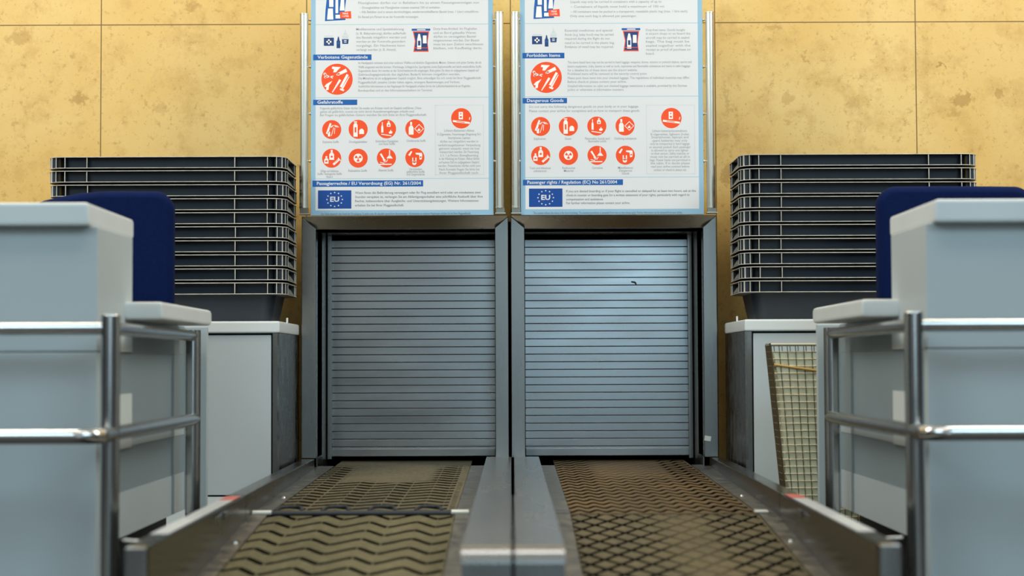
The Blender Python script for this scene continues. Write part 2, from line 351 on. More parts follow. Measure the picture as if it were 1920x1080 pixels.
W_ = pink
def bottle(g, x, y, w, h, m=W_, lay=3):
    g.rect(x - w / 2, y - h * .55, x + w / 2, y, m, lay); g.poly([(x - w / 2, y - h * .55), (x + w / 2, y - h * .55), (x + w * .18, y - h * .75), (x - w * .18, y - h * .75)], m, lay); g.rect(x - w * .2, y - h, x + w * .2, y - h * .72, m, lay)
def flame(g, x, y, r, m=W_, lay=3):
    g.poly([(x - r * .6, y), (x + r * .5, y), (x + r * .85, y - r * .6), (x + r * .5, y - r * 1.2), (x + r * .3, y - r * .9), (x, y - r * 2), (x - r * .35, y - r * 1.1), (x - r * .8, y - r * .9), (x - r, y - r * .4)], m, lay)
def pict(kind, g, x, y, r):
    g.circ(x, y, r, porange, 2)
    if kind == 'sharp':
        g.poly([(x - 9, y - 24), (x + 7, y - 23), (x + 2, y - 18), (x - 2, y - 13), (x - 7, y - 13), (x - 6, y - 19), (x - 10, y - 20)], W_, 3)      # cord grip
        g.line(x - 24, y - 10, x - 8, y - 2, 1.6, W_, 3); g.line(x - 23, y - 3, x - 7, y - 6, 1.6, W_, 3); g.circ(x - 23, y - 10, 2.6, W_, 3, 14); g.circ(x - 22, y - 4, 2.4, W_, 3, 14)
        g.circ(x - 23, y - 10, 1.2, porange, 4, 10); g.circ(x - 22, y - 4, 1.1, porange, 4, 10)
        g.line(x + 1, y - 9, x + 18, y - 17, 5, W_, 3, 6.5); g.circ(x + 4, y - 10, 1.5, porange, 4, 10); g.line(x - 1, y - 8, x + 3, y - 11, 2, W_, 3)
        g.poly([(x - 24, y + 14), (x - 20, y + 9), (x - 9, y + 3), (x - 12, y + 8), (x - 15, y + 12), (x - 16, y + 20), (x - 21, y + 21), (x - 20, y + 15)], W_, 3)
        g.line(x - 9, y + 25, x + 6, y + 1, 1.6, W_, 3, 4.2); g.line(x + 7, y + 15, x + 20, y - 9, 4.4, W_, 3); g.line(x + 10, y + 18, x + 23, y - 5, 3.0, W_, 3, 1.2)
        g.poly([(x + 6, y + 17), (x + 14, y + 20), (x + 12, y + 23), (x + 5, y + 20)], W_, 3)
    if kind == 'fireworks':
        g.line(x - 9, y + 8, x - 2, y - 12, 4.2, W_, 3, 3.4); g.rect(x - 7, y + 4, x - 3, y + 13, W_, 3)
        for a in range(-70, 80, 22):
            q = math.radians(a); g.line(x + 4 + 3 * math.sin(q), y - 4 - 3 * math.cos(q), x + 5 + 10 * math.sin(q), y - 1 - 8 * math.cos(q), 1.1, W_, 3)
        g.line(x + 4, y - 4, x - 1, y + 12, 1.1, W_, 3); g.line(x + 6, y - 3, x + 5, y + 8, 1, W_, 3)
    if kind == 'gas':
        g.rect(x - 9, y - 8, x - 1, y + 14, W_, 3); g.poly([(x - 9, y - 8), (x - 1, y - 8), (x - 3, y - 12), (x - 7, y - 12)], W_, 3); g.rect(x - 8, y - 15, x - 2, y - 13, W_, 3)
        g.rect(x + 2, y + 2, x + 11, y + 9, W_, 3); g.poly([(x + 2, y + 2), (x + 11, y + 2), (x + 8, y - 1), (x + 5, y - 1)], W_, 3); g.rect(x - 6.5, y - 4, x - 3.5, y + 6, porange, 4)
    if kind == 'liquids':
        bottle(g, x - 8, y + 7, 4, 20); bottle(g, x + 4, y - 4, 7, 11); g.rect(x + 2.4, y - 8, x + 5.6, y - 5.5, porange, 4); flame(g, x + 8, y + 9, 4); g.line(x - 10, y + 10, x + 9, y + 13, 1.6, W_, 3)
    if kind == 'oxid':
        bottle(g, x - 7, y + 11, 9, 24); g.poly([(x - 1, y), (x + 8, y - 9), (x + 17, y), (x + 8, y + 9)], W_, 3); g.poly([(x + .6, y), (x + 8, y - 7.4), (x + 15.4, y), (x + 8, y + 7.4)], porange, 4); flame(g, x + 8, y + 4, 3, W_, 5)
    if kind == 'toxic':
        bottle(g, x - 10, y + 10, 8, 14); bottle(g, x, y + 3, 9, 19); g.circ(x, y - 3, 2.1, porange, 4, 12); g.rect(x - 12, y + 4, x - 8, y + 7, porange, 4)
        g.line(x + 3, y + 12, x + 14, y + 2, 4.2, W_, 3); g.line(x + 12, y - 1, x + 17, y + 5, 1.4, W_, 3); g.line(x + 5, y + 9, x + 12, y + 3, .8, porange, 4)
    if kind == 'radio':
        g.circ(x, y, 8.6, W_, 3, 30)
        for a in (90, 210, 330):
            q = [math.radians(a + d) for d in (-28, -10, 10, 28)]
            g.poly([(x + 2 * math.cos(q[0]), y + 2 * math.sin(q[0]))] + [(x + 6.4 * math.cos(k), y + 6.4 * math.sin(k)) for k in q] + [(x + 2 * math.cos(q[3]), y + 2 * math.sin(q[3]))], porange, 4)
        g.circ(x, y, 1.2, porange, 4, 12)
    if kind == 'corrosive':
        g.line(x - 11, y - 8, x - 3, y + 5, 3.4, W_, 3, 2.6); g.line(x - 12, y + 8, x - 4, y + 10, 1.2, W_, 3); g.line(x - 13, y + 12, x + 10, y + 12, 2, W_, 3)
        for a in (-40, 0, 40): g.line(x - 2 + 2 * math.sin(math.radians(a)), y + 8, x - 2 + 7 * math.sin(math.radians(a)), y + 3, 1.1, W_, 3)
        g.line(x + 6, y - 15, x + 6, y - 4, 1.8, W_, 3); g.poly([(x + 4.6, y - 5), (x + 7.4, y - 5), (x + 12, y + 1), (x + 0, y + 1)], W_, 3)
    if kind == 'other':
        g.line(x - 11, y - 4, x - 6, y - 12, 4, W_, 3, 2.5); g.poly([(x + 1, y - 9), (x + 13, y - 9), (x + 14, y - 5), (x + 13, y + 3), (x + 9, y + 4), (x + 8, y - 5), (x + 2, y - 6)], W_, 3); g.circ(x + 11, y - 1, 1.6, porange, 4, 10)
        g.line(x - 4, y, x - 4, y + 9, 2, W_, 3); g.line(x + 2, y, x + 2, y + 9, 2, W_, 3); g.circ(x - 1, y + 10, 4, W_, 3, 16); g.circ(x - 1, y + 8.6, 2, porange, 4, 14)
    if kind == 'smoke':
        g.rect(x - 5, y - 12, x + 3, y - 9, W_, 3); g.rect(x - 5, y - 9, x + 3, y + 2, W_, 3); g.circ(x - 1, y - 8.5, 1.3, porange, 4, 12); g.rect(x - 3, y - 4, x + 1, y - 1, porange, 4)
        g.line(x - 16, y + 5, x + 16, y + 9, 3.6, W_, 3); g.line(x - 9, y + 5.8, x + 6, y + 7.8, 1.2, porange, 4); g.line(x + 15, y + 3, x + 16, y - 2, 1.5, W_, 3)

def bag(g, x, y, w=1.0):
    g.rect(x - 18, y - 22, x + 17, y - 18, pband, 2); g.rect(x - 8, y - 21, x + 8, y - 19, pwhite, 3)
    g.poly([(x - 15, y + 22), (x + 14, y + 22), (x + 12, y + 5), (x + 15, y - 17), (x - 16, y - 17), (x - 12, y + 2)], porange, 2)
    g.poly([(x - 13, y + 20), (x + 12.5, y + 20), (x + 11, y + 5), (x + 13, y - 15), (x - 14, y - 15), (x - 10.5, y + 2)], pnavy, 3)
    g.rect(x - 8, y - 1, x + 0, y + 17, W_, 4); g.poly([(x - 8, y - 1), (x, y - 1), (x - 2.5, y - 12), (x - 5.5, y - 12)], W_, 4); g.rect(x - 6.2, y + 1, x - 1.8, y + 10, pnavy, 5)
    g.rect(x + 3, y - 9, x + 10, y + 6, W_, 4); g.rect(x - 12, y + 14, x + 12, y + 15.2, porange, 5)
def sign(L_, R_, T_, B_, lang, label):
    c0 = P(L_, B_, S5); oy = c0.y
    r = thing('information_sign', label, 'sign', (P((L_ + R_) / 2, B_, S5).x, oy, c0.z), 'information signs above the luggage hatches')
    fl_ = lambda: Flat(c0.x, oy, c0.z, L_, B_)
    pm = MB(); x1 = c0.x + (R_ - L_) / K; pm.box(c0.x, x1, oy, oy + .012, c0.z, c0.z + (B_ - T_) / K, pblue, .0015); pm.build('panel', r)
    g = fl_(); dx = L_ - 582
    secs = lang['secs']
    for (a, b) in secs: g.rect(L_ + 9, a, R_ - 9, b, pwhite, 1); 
    for (a, b) in secs[:-1]: g.rect(L_ + 9, b - .2, R_ - 9, b + 1.2, pline, 2)
    bx = lang['box']; x0, y0_, x1_, y1_ = bx
    for q in ((x0, y0_, x1_, y0_ + .9), (x0, y1_ - .9, x1_, y1_), (x0, y0_, x0 + .9, y1_), (x1_ - .9, y0_, x1_, y1_)): g.rect(*q, pboxl, 2)
    g.build('white_field', r)
    for (txt, xa, ya, xb, yb, tw) in lang['heads']:
        g = fl_(); g.rect(xa, ya, xb, yb, pband, 3); g.text(txt, xa + 8, (ya + yb) / 2 + .2, pwhite, 4, size=8.6, width=tw, bold=0.018); g.build('heading', r)
    g = fl_(); pict('sharp', g, *lang['disc'], 29.5); g.build('pictogram', r)
    for kind, (x, y) in zip(('fireworks', 'gas', 'liquids', 'oxid', 'toxic', 'radio', 'corrosive', 'other'), lang['icons']):
        g = fl_(); pict(kind, g, x, y, 18.0); g.build('pictogram', r)
    g = fl_(); pict('smoke', g, *lang['icon9'], 19.3); g.build('pictogram', r)
    fx0, fy0, fx1, fy1 = lang['flag']; g = fl_(); g.rect(fx0, fy0, fx1, fy1, pflag, 2); cx, cy = (fx0 + fx1) / 2, (fy0 + fy1) / 2
    g.text('EU', cx, cy + .5, pwhite, 3, size=13, width=17, bold=0.03, center=True)
    for k in range(12):
        a = 2 * PI * k / 12; sx, sy = cx + 14.5 * math.sin(a), cy - 13.2 * math.cos(a)
        g.poly([(sx + (1.9 if j % 2 == 0 else .85) * math.sin(PI * j / 5), sy - (1.9 if j % 2 == 0 else .85) * math.cos(PI * j / 5)) for j in range(9, -1, -1)], pwhite, 3)
    g.build('flag', r)
    # medicine, bottle and bag drawings
    mx, my = lang['med']; g = fl_()
    g.rect(mx, my, mx + 19, my + 15.5, pnavy, 2); g.rect(mx + 1, my - 4, mx + 18, my - 1.6, pboxl, 2); g.rect(mx + 8, my + 3, mx + 11, my + 12.5, W_, 3); g.rect(mx + 4.8, my + 6.2, mx + 14.2, my + 9.4, W_, 3)
    g.rect(mx + 24, my + 6, mx + 31, my + 20, pnavy, 2); g.poly([(mx + 25, my + 6), (mx + 30, my + 6), (mx + 28.2, my - 2), (mx + 26.8, my - 2)], pnavy, 2); g.rect(mx + 25.5, my + 9, mx + 29.5, my + 12, pband, 3)
    g.poly([(mx + 34, my + 3), (mx + 47, my + 3), (mx + 46, my + 12), (mx + 35, my + 12)], pnavy, 2); g.rect(mx + 38, my + 5, mx + 43, my + 6.4, W_, 3); g.rect(mx + 38, my + 8, mx + 43, my + 9.2, W_, 3)
    g.rect(mx + 34.5, my - 4, mx + 46.5, my + 2.2, pboxl, 2); g.poly([(mx + 36, my - 5), (mx + 45, my - 5), (mx + 42, my - 10), (mx + 39, my - 10)], pboxl, 2); g.rect(mx + 39.6, my - 15, mx + 41.4, my - 10, pboxl, 2)
    g.build('medicine_drawing', r)
    g = fl_(); bag(g, *lang['bag']); g.build('sealed_bag_drawing', r)
    tx, ty = lang['top']; g = fl_()
    g.poly([(tx - 1, ty), (tx + 38, ty - 2), (tx + 36, ty - 18), (tx + 39, ty - 40), (tx + 39, ty - 62), (tx - 1, ty - 62), (tx + 2, ty - 40), (tx, ty - 20)], pband, 2)
    g.poly([(tx + 3, ty - 3), (tx + 15, ty - 3), (tx + 14, ty - 24), (tx + 5, ty - 24)], W_, 3); g.rect(tx + 7, ty - 44, tx + 15, ty - 27, W_, 3)
    g.rect(tx + 19, ty - 15, tx + 24, ty - 60, W_, 3) ; g.rect(tx + 19, ty - 12, tx + 30, ty - 5, W_, 3); g.poly([(tx + 27, ty - 20), (tx + 36, ty - 20), (tx + 35, ty - 50), (tx + 30, ty - 50)], W_, 3)
    g.poly([(tx + 27, ty - 17), (tx + 48, ty - 19), (tx + 49, ty - 5), (tx + 28, ty - 5)], porange, 4); g.text('MAX', tx + 38, ty - 14, W_, 5, size=5, center=True, bold=.02); g.text('1 LITER', tx + 38, ty - 9, W_, 5, size=4.2, center=True, bold=.02)
    g.build('liquids_bag_drawing', r)
    g = fl_()
    for (txt, x, y, wd, ctr) in lang['text']:
        g.text(txt, x, y, ptextd if y > lang['dark'] else ptext, 3, size=6.3, width=wd, center=ctr, bold=0.006)
    g.build('small_print', r)
    # steel poles either side
    for (px_, py_) in lang['poles']:
        t_ = P(px_, py_, S5); b_ = P(px_, 391, S5); m = MB(); rad = .0148
        m.tube([(t_.x, oy, b_.z + .001), (t_.x, oy, b_.z + .006), (t_.x, oy, b_.z + .0065), (t_.x, oy, t_.z - .004), (t_.x, oy, t_.z - .0035), (t_.x, oy, t_.z)], [rad * 1.04, rad * 1.04, rad, rad, rad * 1.05, rad * 1.05], goldtube, 28)
        m.build('pole', r)
        m = MB(); m.box(t_.x - .016, t_.x + .02, oy - .012, oy + .03, Z(.509), Z(.512), goldtube); m.box(t_.x - .013, t_.x + .016, oy - .008, oy + .012, Z(.512), b_.z + .001, header); m.build('foot_bracket', r)
        inner = 1 if px_ < (L_ + R_) / 2 else -1
        for yy in (37, 125, 213, 302):
            m = MB(); q = P(px_, yy, S5); e = (L_ if inner > 0 else R_)
            ex = c0.x + (e - L_) / K
            m.tube([(t_.x, oy + .004, q.z), (ex + inner * .003, oy + .004, q.z)], .0028, goldtube, 12)
            m.tube([(ex - inner * .004, oy + .004, q.z), (ex - inner * .0005, oy + .004, q.z)], .0055, goldtube, 14)
            m.build('mounting_pin', r)
    return r

de = dict(
    secs=[(-62, 42), (42, 181), (181, 334.5), (334.5, 394.5)], box=(817, 196, 908.5, 328.5), disc=(632, 146.5),
    icons=[(622, 242), (671.8, 241.6), (725.3, 241), (778.6, 241), (622, 296.2), (671.8, 296.2), (725, 296), (778.6, 295.6)], icon9=(866.3, 221.5),
    flag=(596.2, 356.8, 659, 391.4), med=(607, 67.5), bag=(791, 73), top=(610, 36), dark=345,
    heads=[('Verbotene Gegenstände', 587, 99.5, 697, 110.3, 95), ('Gefahrstoffe', 587, 185.3, 670, 195.4, 48), ('Passagierrechte / EU Verordnung (EG) Nr. 261/2004', 586, 338.3, 794, 350, 196)],
    poles=[(570, 26), (936, 23)],
    text=[('Flüssigkeiten dürfen nur in Behältern bis zu einem Fassungsvermögen von', 672, 2, 228, 0), ('– Einwegbehälter mit Flüssigkeiten müssen maximal 100 ml enthalten.', 675, 11, 152, 0),
          ('– Alle Behälter sind in einem durchsichtigen, wiederverschließbaren Beutel (max. 1 Liter) mitzuführen.', 674, 19.2, 226, 0), ('Ein Beutel pro Person ist an der Kontrolle vorzuzeigen.', 672, 28.6, 114, 0),
          ('Medikamente und Spezialnahrung', 668, 52, 90, 0), ('(z. B. Babynahrung) dürfen außerhalb', 668, 60, 94, 0), ('des Beutels mitgeführt werden und', 668, 67.7, 94, 0), ('werden an der Kontrolle gesondert', 668, 75.4, 93, 0), ('vorgelegt. Ein Nachweis kann', 668, 83.2, 92, 0), ('verlangt werden (z. B. Attest).', 668, 91, 76, 0),
          ('Duty-free-Artikel: Im Flughafen', 814, 51.7, 82, 0), ('und an Bord gekaufte Waren', 814, 59.4, 80, 0), ('dürfen im versiegelten Beutel', 814, 66.6, 80, 0), ('mitgenommen werden. Der Beutel', 814, 73.8, 86, 0), ('muss bis zum Zielort verschlossen', 814, 81.2, 94, 0), ('bleiben, mit Kaufbeleg darin.', 814, 88.6, 92, 0),
          ('Im Handgepäck verboten sind unter anderem Waffen und ähnliche Gegenstände, Messer, Scheren und spitze Geräte, die als', 672, 116, 232, 0), ('Waffe eingesetzt werden können, Werkzeuge, Schlagstöcke, Sportgeräte sowie Explosivstoffe und leicht entzündliche Stoffe.', 672, 124, 233, 0),
          ('Gegenstände dieser Art werden an der Sicherheitskontrolle eingezogen. Bitte geben Sie diese im aufgegebenen Gepäck auf.', 672, 131, 228, 0), ('Gebrauchsgegenstände des täglichen Bedarfs können mitgeführt werden.', 672, 138.2, 192, 0),
          ('Die Mitnahme ist im aufgegebenen Gepäck möglich. Bitte erkundigen Sie sich vorab bei Ihrer Fluggesellschaft.', 672, 145.4, 232, 0), ('Fluggesellschaft; einzelne Länder haben eigene, strengere Bestimmungen und Verbote.', 672, 153, 192, 0),
          ('Ausführliche Informationen zu den Regelungen für Handgepäck erhalten Sie bei der Luftsicherheitsbehörde am Flughafen.', 672, 160.6, 212, 0), ('Bundespolizei und an den Informationsschaltern im Terminal.', 672, 168.3, 140, 0),
          ('Folgende gefährliche Güter dürfen Sie weder am Körper noch im Gepäck mitführen. Diese', 600, 202, 191, 0), ('gelten als gefährlich, soweit sie nicht durch Ausnahmeregelungen erlaubt sind.', 600, 208.4, 178, 0), ('Bei Fragen zu gefährlichen Gütern wenden Sie sich bitte an Ihre Fluggesellschaft.', 600, 214.8, 201, 0),
          ('Explosive Stoffe', 620, 265.6, 30, 1), ('Druckgasbehälter', 672, 265.6, 34, 1), ('Entzündbare Flüssigkeiten', 726, 264.6, 42, 1), ('und feste Stoffe', 726, 269.6, 30, 1), ('Oxidierende Stoffe', 781, 264, 36, 1),
          ('Giftige und infektiöse', 618, 320.6, 34, 1), ('Stoffe / biologische Stoffe', 618, 326, 46, 1), ('Klasse 6', 618, 331.4, 12, 1), ('Radioaktive Stoffe', 671, 320.2, 35, 1), ('Ätzende Stoffe', 724, 319.6, 28, 1), ('Verschiedene', 780, 317.6, 24, 1), ('gefährliche Stoffe', 780, 322.6, 34, 1), ('und Gegenstände', 780, 327.6, 34, 1),
          ('Lithium-Batterien/-Akkus', 862, 245, 56, 1), ('E-Zigaretten, Feuerzeuge (Regelung für)', 862, 252, 82, 1), ('Smartphones, Laptops', 862, 258.8, 42, 1), ('dürfen nur mitgeführt werden in', 862, 265.6, 72, 1), ('verkehrszugelassener Verpackung', 862, 272.6, 80, 1), ('getrennt verpackt, wenn sie lose', 862, 279, 76, 1), ('transportiert werden. Ein Feuerzeug', 862, 285.4, 74, 1),
          ('d. h. 1 je Person. Einwegfeuerzeug', 862, 292, 72, 1), ('in der Kleidung am Körper. Akkus dürfen', 862, 298.2, 76, 1), ('auf keinen Fall ins aufgegebene Gepäck', 862, 305, 76, 1), ('werden. Powerbanks dürfen nicht zum', 862, 311.6, 80, 1), ('Nach Kontakt fragen Sie bitte bei', 862, 318.4, 76, 1), ('Ihrer Fluggesellschaft nach.', 862, 325, 74, 1),
          ('Wenn Ihnen die Beförderung verweigert oder Ihr Flug annulliert wird oder um mindestens zwei', 666, 362, 236, 0), ('Stunden verspätet ist, verlangen Sie am Abfertigungsschalter eine schriftliche Auskunft über Ihre', 666, 369.8, 240, 0), ('Rechte, insbesondere über Ausgleichs- und Unterstützungsleistungen. Weitere Informationen', 666, 377.6, 232, 0), ('erhalten Sie bei Ihrer Fluggesellschaft.', 666, 385.6, 92, 0),
          ('Der Inhalt entspricht dem Stand der Drucklegung. Es gelten stets die aktuellen gesetzlichen Bestimmungen. Informationen zu weiteren Regelungen erhalten Sie bei Ihrer Fluggesellschaft.', 602, 401.6, 282, 0)])
en = dict(
    secs=[(-62, 40), (40, 179), (179, 332), (332, 392.5)], box=(1213.5, 196, 1305, 327), disc=(1025.5, 143),
    icons=[(1014.5, 236), (1066.7, 236), (1120.4, 235.6), (1173.6, 235.6), (1014.5, 291), (1066.7, 291), (1120.5, 291), (1173.8, 291)], icon9=(1261, 221),
    flag=(992, 353.4, 1055, 388), med=(999, 64.5), bag=(1186.5, 72), top=(1003, 32), dark=340,
    heads=[('Forbidden Items', 981, 96.4, 1060, 106.8, 63), ('Dangerous Goods', 981, 182.2, 1064.5, 192.2, 69), ('Passenger rights / Regulation (EC) No 261/2004', 981, 336.6, 1169, 347.2, 169)],
    poles=[(965.5, 23), (1330.5, 23)],
    text=[('Liquids may only be carried in containers with a capacity of up to', 1072, 0, 172, 0), ('– Containers of liquids must hold a maximum of 100 ml.', 1072, 9.2, 178, 0), ('– All containers must be packed in a transparent, resealable plastic bag (max. 1 litre each).', 1072, 18.6, 222, 0), ('Only one such bag is allowed per passenger.', 1071, 27, 126, 0),
          ('Essential medicines and special', 1061, 54.5, 90, 0), ('foods (e.g. baby food) may be carried', 1061, 62.4, 92, 0), ('required during the flight do not', 1061, 70, 85, 0), ('need to be carried in the plastic bag.', 1061, 78, 94, 0), ('Evidence of need may be required.', 1061, 85.6, 92, 0),
          ('Duty-free items: Goods bought', 1214, 54, 74, 0), ('in airport shops or on board the', 1214, 61, 84, 0), ('aircraft may be carried in sealed', 1214, 68.8, 82, 0), ('bags. The bag must be', 1214, 76, 82, 0), ('sealed together with the', 1214, 83.8, 84, 0), ('receipt as proof of purchase on', 1214, 91.4, 84, 0), ('board.', 1214, 99, 16, 0),
          ('The items listed here may not be carried in hand luggage: weapons, knives, scissors or pointed objects, sports and', 1066, 115, 234, 0), ('leisure equipment, clubs, batons as well as tools, explosives and flammable substances and items in cabin baggage.', 1066, 122.6, 232, 0),
          ('for a detailed list of these items see the airport website.', 1066, 130, 132, 0), ('Prohibited items will be removed at the security control point.', 1066, 137, 150, 0), ('Please pack these items into your checked luggage. The regulations of individual countries may differ;', 1066, 144.8, 230, 0), ('Before check-in please contact your airline.', 1066, 152, 111, 0),
          ('Detailed information on cabin and checked luggage restrictions is available, provided by the German', 1066, 160, 225, 0), ('police or otherwise at information counters.', 1066, 167, 106, 0),
          ('Do not carry the following dangerous goods on your body or in your luggage.', 993, 199, 207, 0), ('Please contact your airline for exceptions and on how to transport these goods.', 993, 207, 209, 0),
          ('Explosives', 1013, 259.6, 22, 1), ('Gases', 1066, 259.6, 12, 1), ('Flammable liquids and', 1121, 259.6, 46, 1), ('flammable solids', 1121, 264.6, 34, 1), ('Oxidising substances', 1174, 259.6, 42, 1),
          ('Toxic and infectious', 1013, 315, 40, 1), ('substances', 1013, 320.4, 24, 1), ('Radioactive', 1067, 315, 24, 1), ('Material', 1067, 320.4, 18, 1), ('Corrosives', 1121, 315, 20, 1), ('Miscellaneous', 1174, 315, 28, 1), ('Dangerous', 1174, 320.4, 24, 1), ('Goods', 1174, 325.8, 14, 1),
          ('Lithium batteries/accumulators,', 1258, 245.6, 66, 1), ('E-cigarettes, lighters (rules', 1258, 252, 72, 1), ('Smartphones, laptops and', 1258, 257.6, 70, 1), ('spare batteries may only', 1258, 264, 66, 1), ('only be transported in hand luggage', 1258, 270, 74, 1), ('or securely packed. Each passenger', 1258, 276.2, 78, 1), ('is allowed to carry one lighter', 1258, 282.4, 70, 1), ('on their person. Safety matches or', 1258, 288.4, 72, 1),
          ('must not be carried at all in', 1258, 294.6, 74, 1), ('bags. Power banks are permitted in', 1258, 300.8, 76, 1), ('the cabin. If in doubt please', 1258, 306.8, 74, 1), ('read your airline contract before', 1258, 313, 72, 1), ('contact or check-in please ask.', 1258, 319.4, 62, 1),
          ('If you are denied boarding or if your flight is cancelled or delayed for at least two hours, ask at the', 1062, 359, 244, 0), ('check-in counter or boarding gate for a written statement of your rights, particularly with regard to', 1062, 366.6, 232, 0), ('compensation and assistance.', 1062, 374.2, 70, 0), ('For further information please contact your airline.', 1062, 381.4, 120, 0),
          ('The content reflects the status at the time of printing. The statutory provisions as amended from time to time always apply. Further information can be obtained from your airline.', 1000, 399.8, 280, 0)])
sign(582.5, 926.5, -62, 404.6, de, 'white and pale blue German passenger information sign above the left hatch')
sign(976.5, 1321, -62, 403.4, en, 'white and pale blue English passenger information sign above the right hatch')

# ------------------------------------------------------------------ conveyors
def belt_mesh(name, parent, xa, xb, Da, Db, za, zb, fn, m, nx, ny, thick=.03):
    xs = np.linspace(xa, xb, nx); ds = np.linspace(Da, Db, ny)
    XX, DD = np.meshgrid(xs, ds); g = fn(XX, DD)
    zz = za + (zb - za) * (DD - Da) / (Db - Da) + H
    zz = zz - 0.009 * g
    co = np.stack([XX, DD - 6.0, zz], -1).reshape(-1, 3) - np.array(parent.location)
    # skirt down the rim so the belt has thickness
    idx = np.arange(nx * ny).reshape(ny, nx)
    quads = np.stack([idx[:-1, :-1], idx[:-1, 1:], idx[1:, 1:], idx[1:, :-1]], -1).reshape(-1, 4)
    rim = np.concatenate([idx[0, :], idx[1:, -1], idx[-1, -2::-1], idx[-2:0:-1, 0]]); nr = len(rim); low = co[rim].copy(); low[:, 2] -= thick
    base = nx * ny; sk = np.array([[rim[k], base + k, base + (k + 1) % nr, rim[(k + 1) % nr]] for k in range(nr)])
    allv = np.concatenate([co, low]); allq = np.concatenate([quads, sk])
    me = bpy.data.meshes.new(name); me.from_pydata(allv.tolist(), [], allq.tolist()); me.materials.append(m)
    a = me.attributes.new('groove', 'FLOAT', 'POINT'); a.data.foreach_set('value', np.concatenate([g.reshape(-1), np.ones(nr)]).astype(np.float32))
    me.polygons.foreach_set('use_smooth', [True] * len(allq)); me.update()
    o = bpy.data.objects.new(name, me); C.objects.link(o); o.parent = parent
    return o
def beltmat(name, top1, top2, dust):
    m = bpy.data.materials.new(name); m.use_nodes = True; nt = m.node_tree; N = nt.nodes; L = nt.links; b = N['Principled BSDF']
    at = N.new('ShaderNodeAttribute'); at.attribute_name = 'groove'; tc = N.new('ShaderNodeTexCoord')
    def noise(s, st):
        n = N.new('ShaderNodeTexNoise'); n.inputs['Scale'].default_value = s; n.inputs['Detail'].default_value = 6
        mp = N.new('ShaderNodeMapping'); mp.inputs['Scale'].default_value = st; L.new(tc.outputs['Object'], mp.inputs[0]); L.new(mp.outputs[0], n.inputs['Vector']); return n.outputs[0]
    def mix(fac, a, bb):
        x = N.new('ShaderNodeMix'); x.data_type = 'RGBA'; L.new(fac, x.inputs[0])
        for k, v in ((6, a), (7, bb)):
            if isinstance(v, tuple): x.inputs[k].default_value = v
            else: L.new(v, x.inputs[k])
        return x.outputs[2]
    r = N.new('ShaderNodeMapRange'); r.inputs[1].default_value = .35; r.inputs[2].default_value = .65; L.new(noise(5, (1, .5, 1)), r.inputs[0])
    r2 = N.new('ShaderNodeMapRange'); r2.inputs[1].default_value = .45; r2.inputs[2].default_value = .75; r2.inputs[4].default_value = .6; L.new(noise(70, (1, .6, 1)), r2.inputs[0])
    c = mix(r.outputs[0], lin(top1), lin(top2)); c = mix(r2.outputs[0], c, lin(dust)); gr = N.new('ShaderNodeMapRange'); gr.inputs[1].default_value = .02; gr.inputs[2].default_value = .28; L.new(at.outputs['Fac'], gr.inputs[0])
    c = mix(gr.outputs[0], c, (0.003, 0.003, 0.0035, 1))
    L.new(c, b.inputs['Base Color']); b.inputs['Roughness'].default_value = .6
    sp = N.new('ShaderNodeMapRange'); sp.inputs[3].default_value = .3; sp.inputs[4].default_value = .0; L.new(gr.outputs[0], sp.inputs[0]); L.new(sp.outputs[0], b.inputs['Specular IOR Level'])
    bp = N.new('ShaderNodeBump'); bp.inputs['Strength'].default_value = .4; bp.inputs['Distance'].default_value = .002; L.new(noise(160, (1, 1, 1)), bp.inputs['Height']); L.new(bp.outputs[0], b.inputs['Normal'])
    return m
fold = lambda v: v - np.floor(v)
def sm(e0, e1, v): t_ = np.clip((v - e0) / (e1 - e0), 0, 1); return t_ * t_ * (3 - 2 * t_)
def wave(pitch, per, width, x0, amp=.62, split=.58, curve=True):
    def fn(X, D):
        u = fold((X - x0) / per); s = np.where(u < split, u / split, (u - split) / (1 - split))
        sc = sm(0, 1, s) * .5 + s * .5
        off = np.where(u < split, amp * sc, amp * (1 - sc))
        v = fold(D / pitch - off)
        g = sm(0, .06, v) * (1 - sm(width, width + .08, v))
        gap = np.minimum(np.minimum(u, 1 - u), abs(u - split))
        return g * sm(.010, .022, gap)
    return fn
lf0 = wave(.115, .118, .24, -.66)
def left_front(X, D):
    g = lf0(X, D)
    edge = sm(-.628, -.618, X) * (1 - sm(-.157, -.150, X)); return g * edge
lm0 = wave(.088, .118, .55, -.66, amp=.5)
def left_rear(X, D):
    g = lm0(X, D); worn = 1 - sm(5.35, 5.5, D + .03 * np.sin(X * 30)); side = np.maximum(1 - sm(-.60, -.52, X), sm(-.28, -.20, X)) * .8
    g = g * np.maximum(worn, side * (1 - sm(5.9, 6.2, D)))
    g = g * (1 - sm(-.178, -.172, X)); dots = ((fold(D / .05) < .5) & (X > -.168) & (X < -.156)).astype(float) * worn
    return np.maximum(g, dots)
def right_front(X, D):
    a = fold(X / .067 + D / .11); b = fold(X / .067 - D / .11)
    la = 1 - sm(.09, .13, np.minimum(a, 1 - a)); lb = 1 - sm(.09, .13, np.minimum(b, 1 - b))
    worn = 1 - .72 * sm(.24, .33, X) * (1 - sm(.45, .53, X)); worn = worn * (1 - .5 * sm(.33, .4, X))
    return np.maximum(la, lb) * worn * sm(.145, .15, X) * (1 - sm(.612, .62, X))
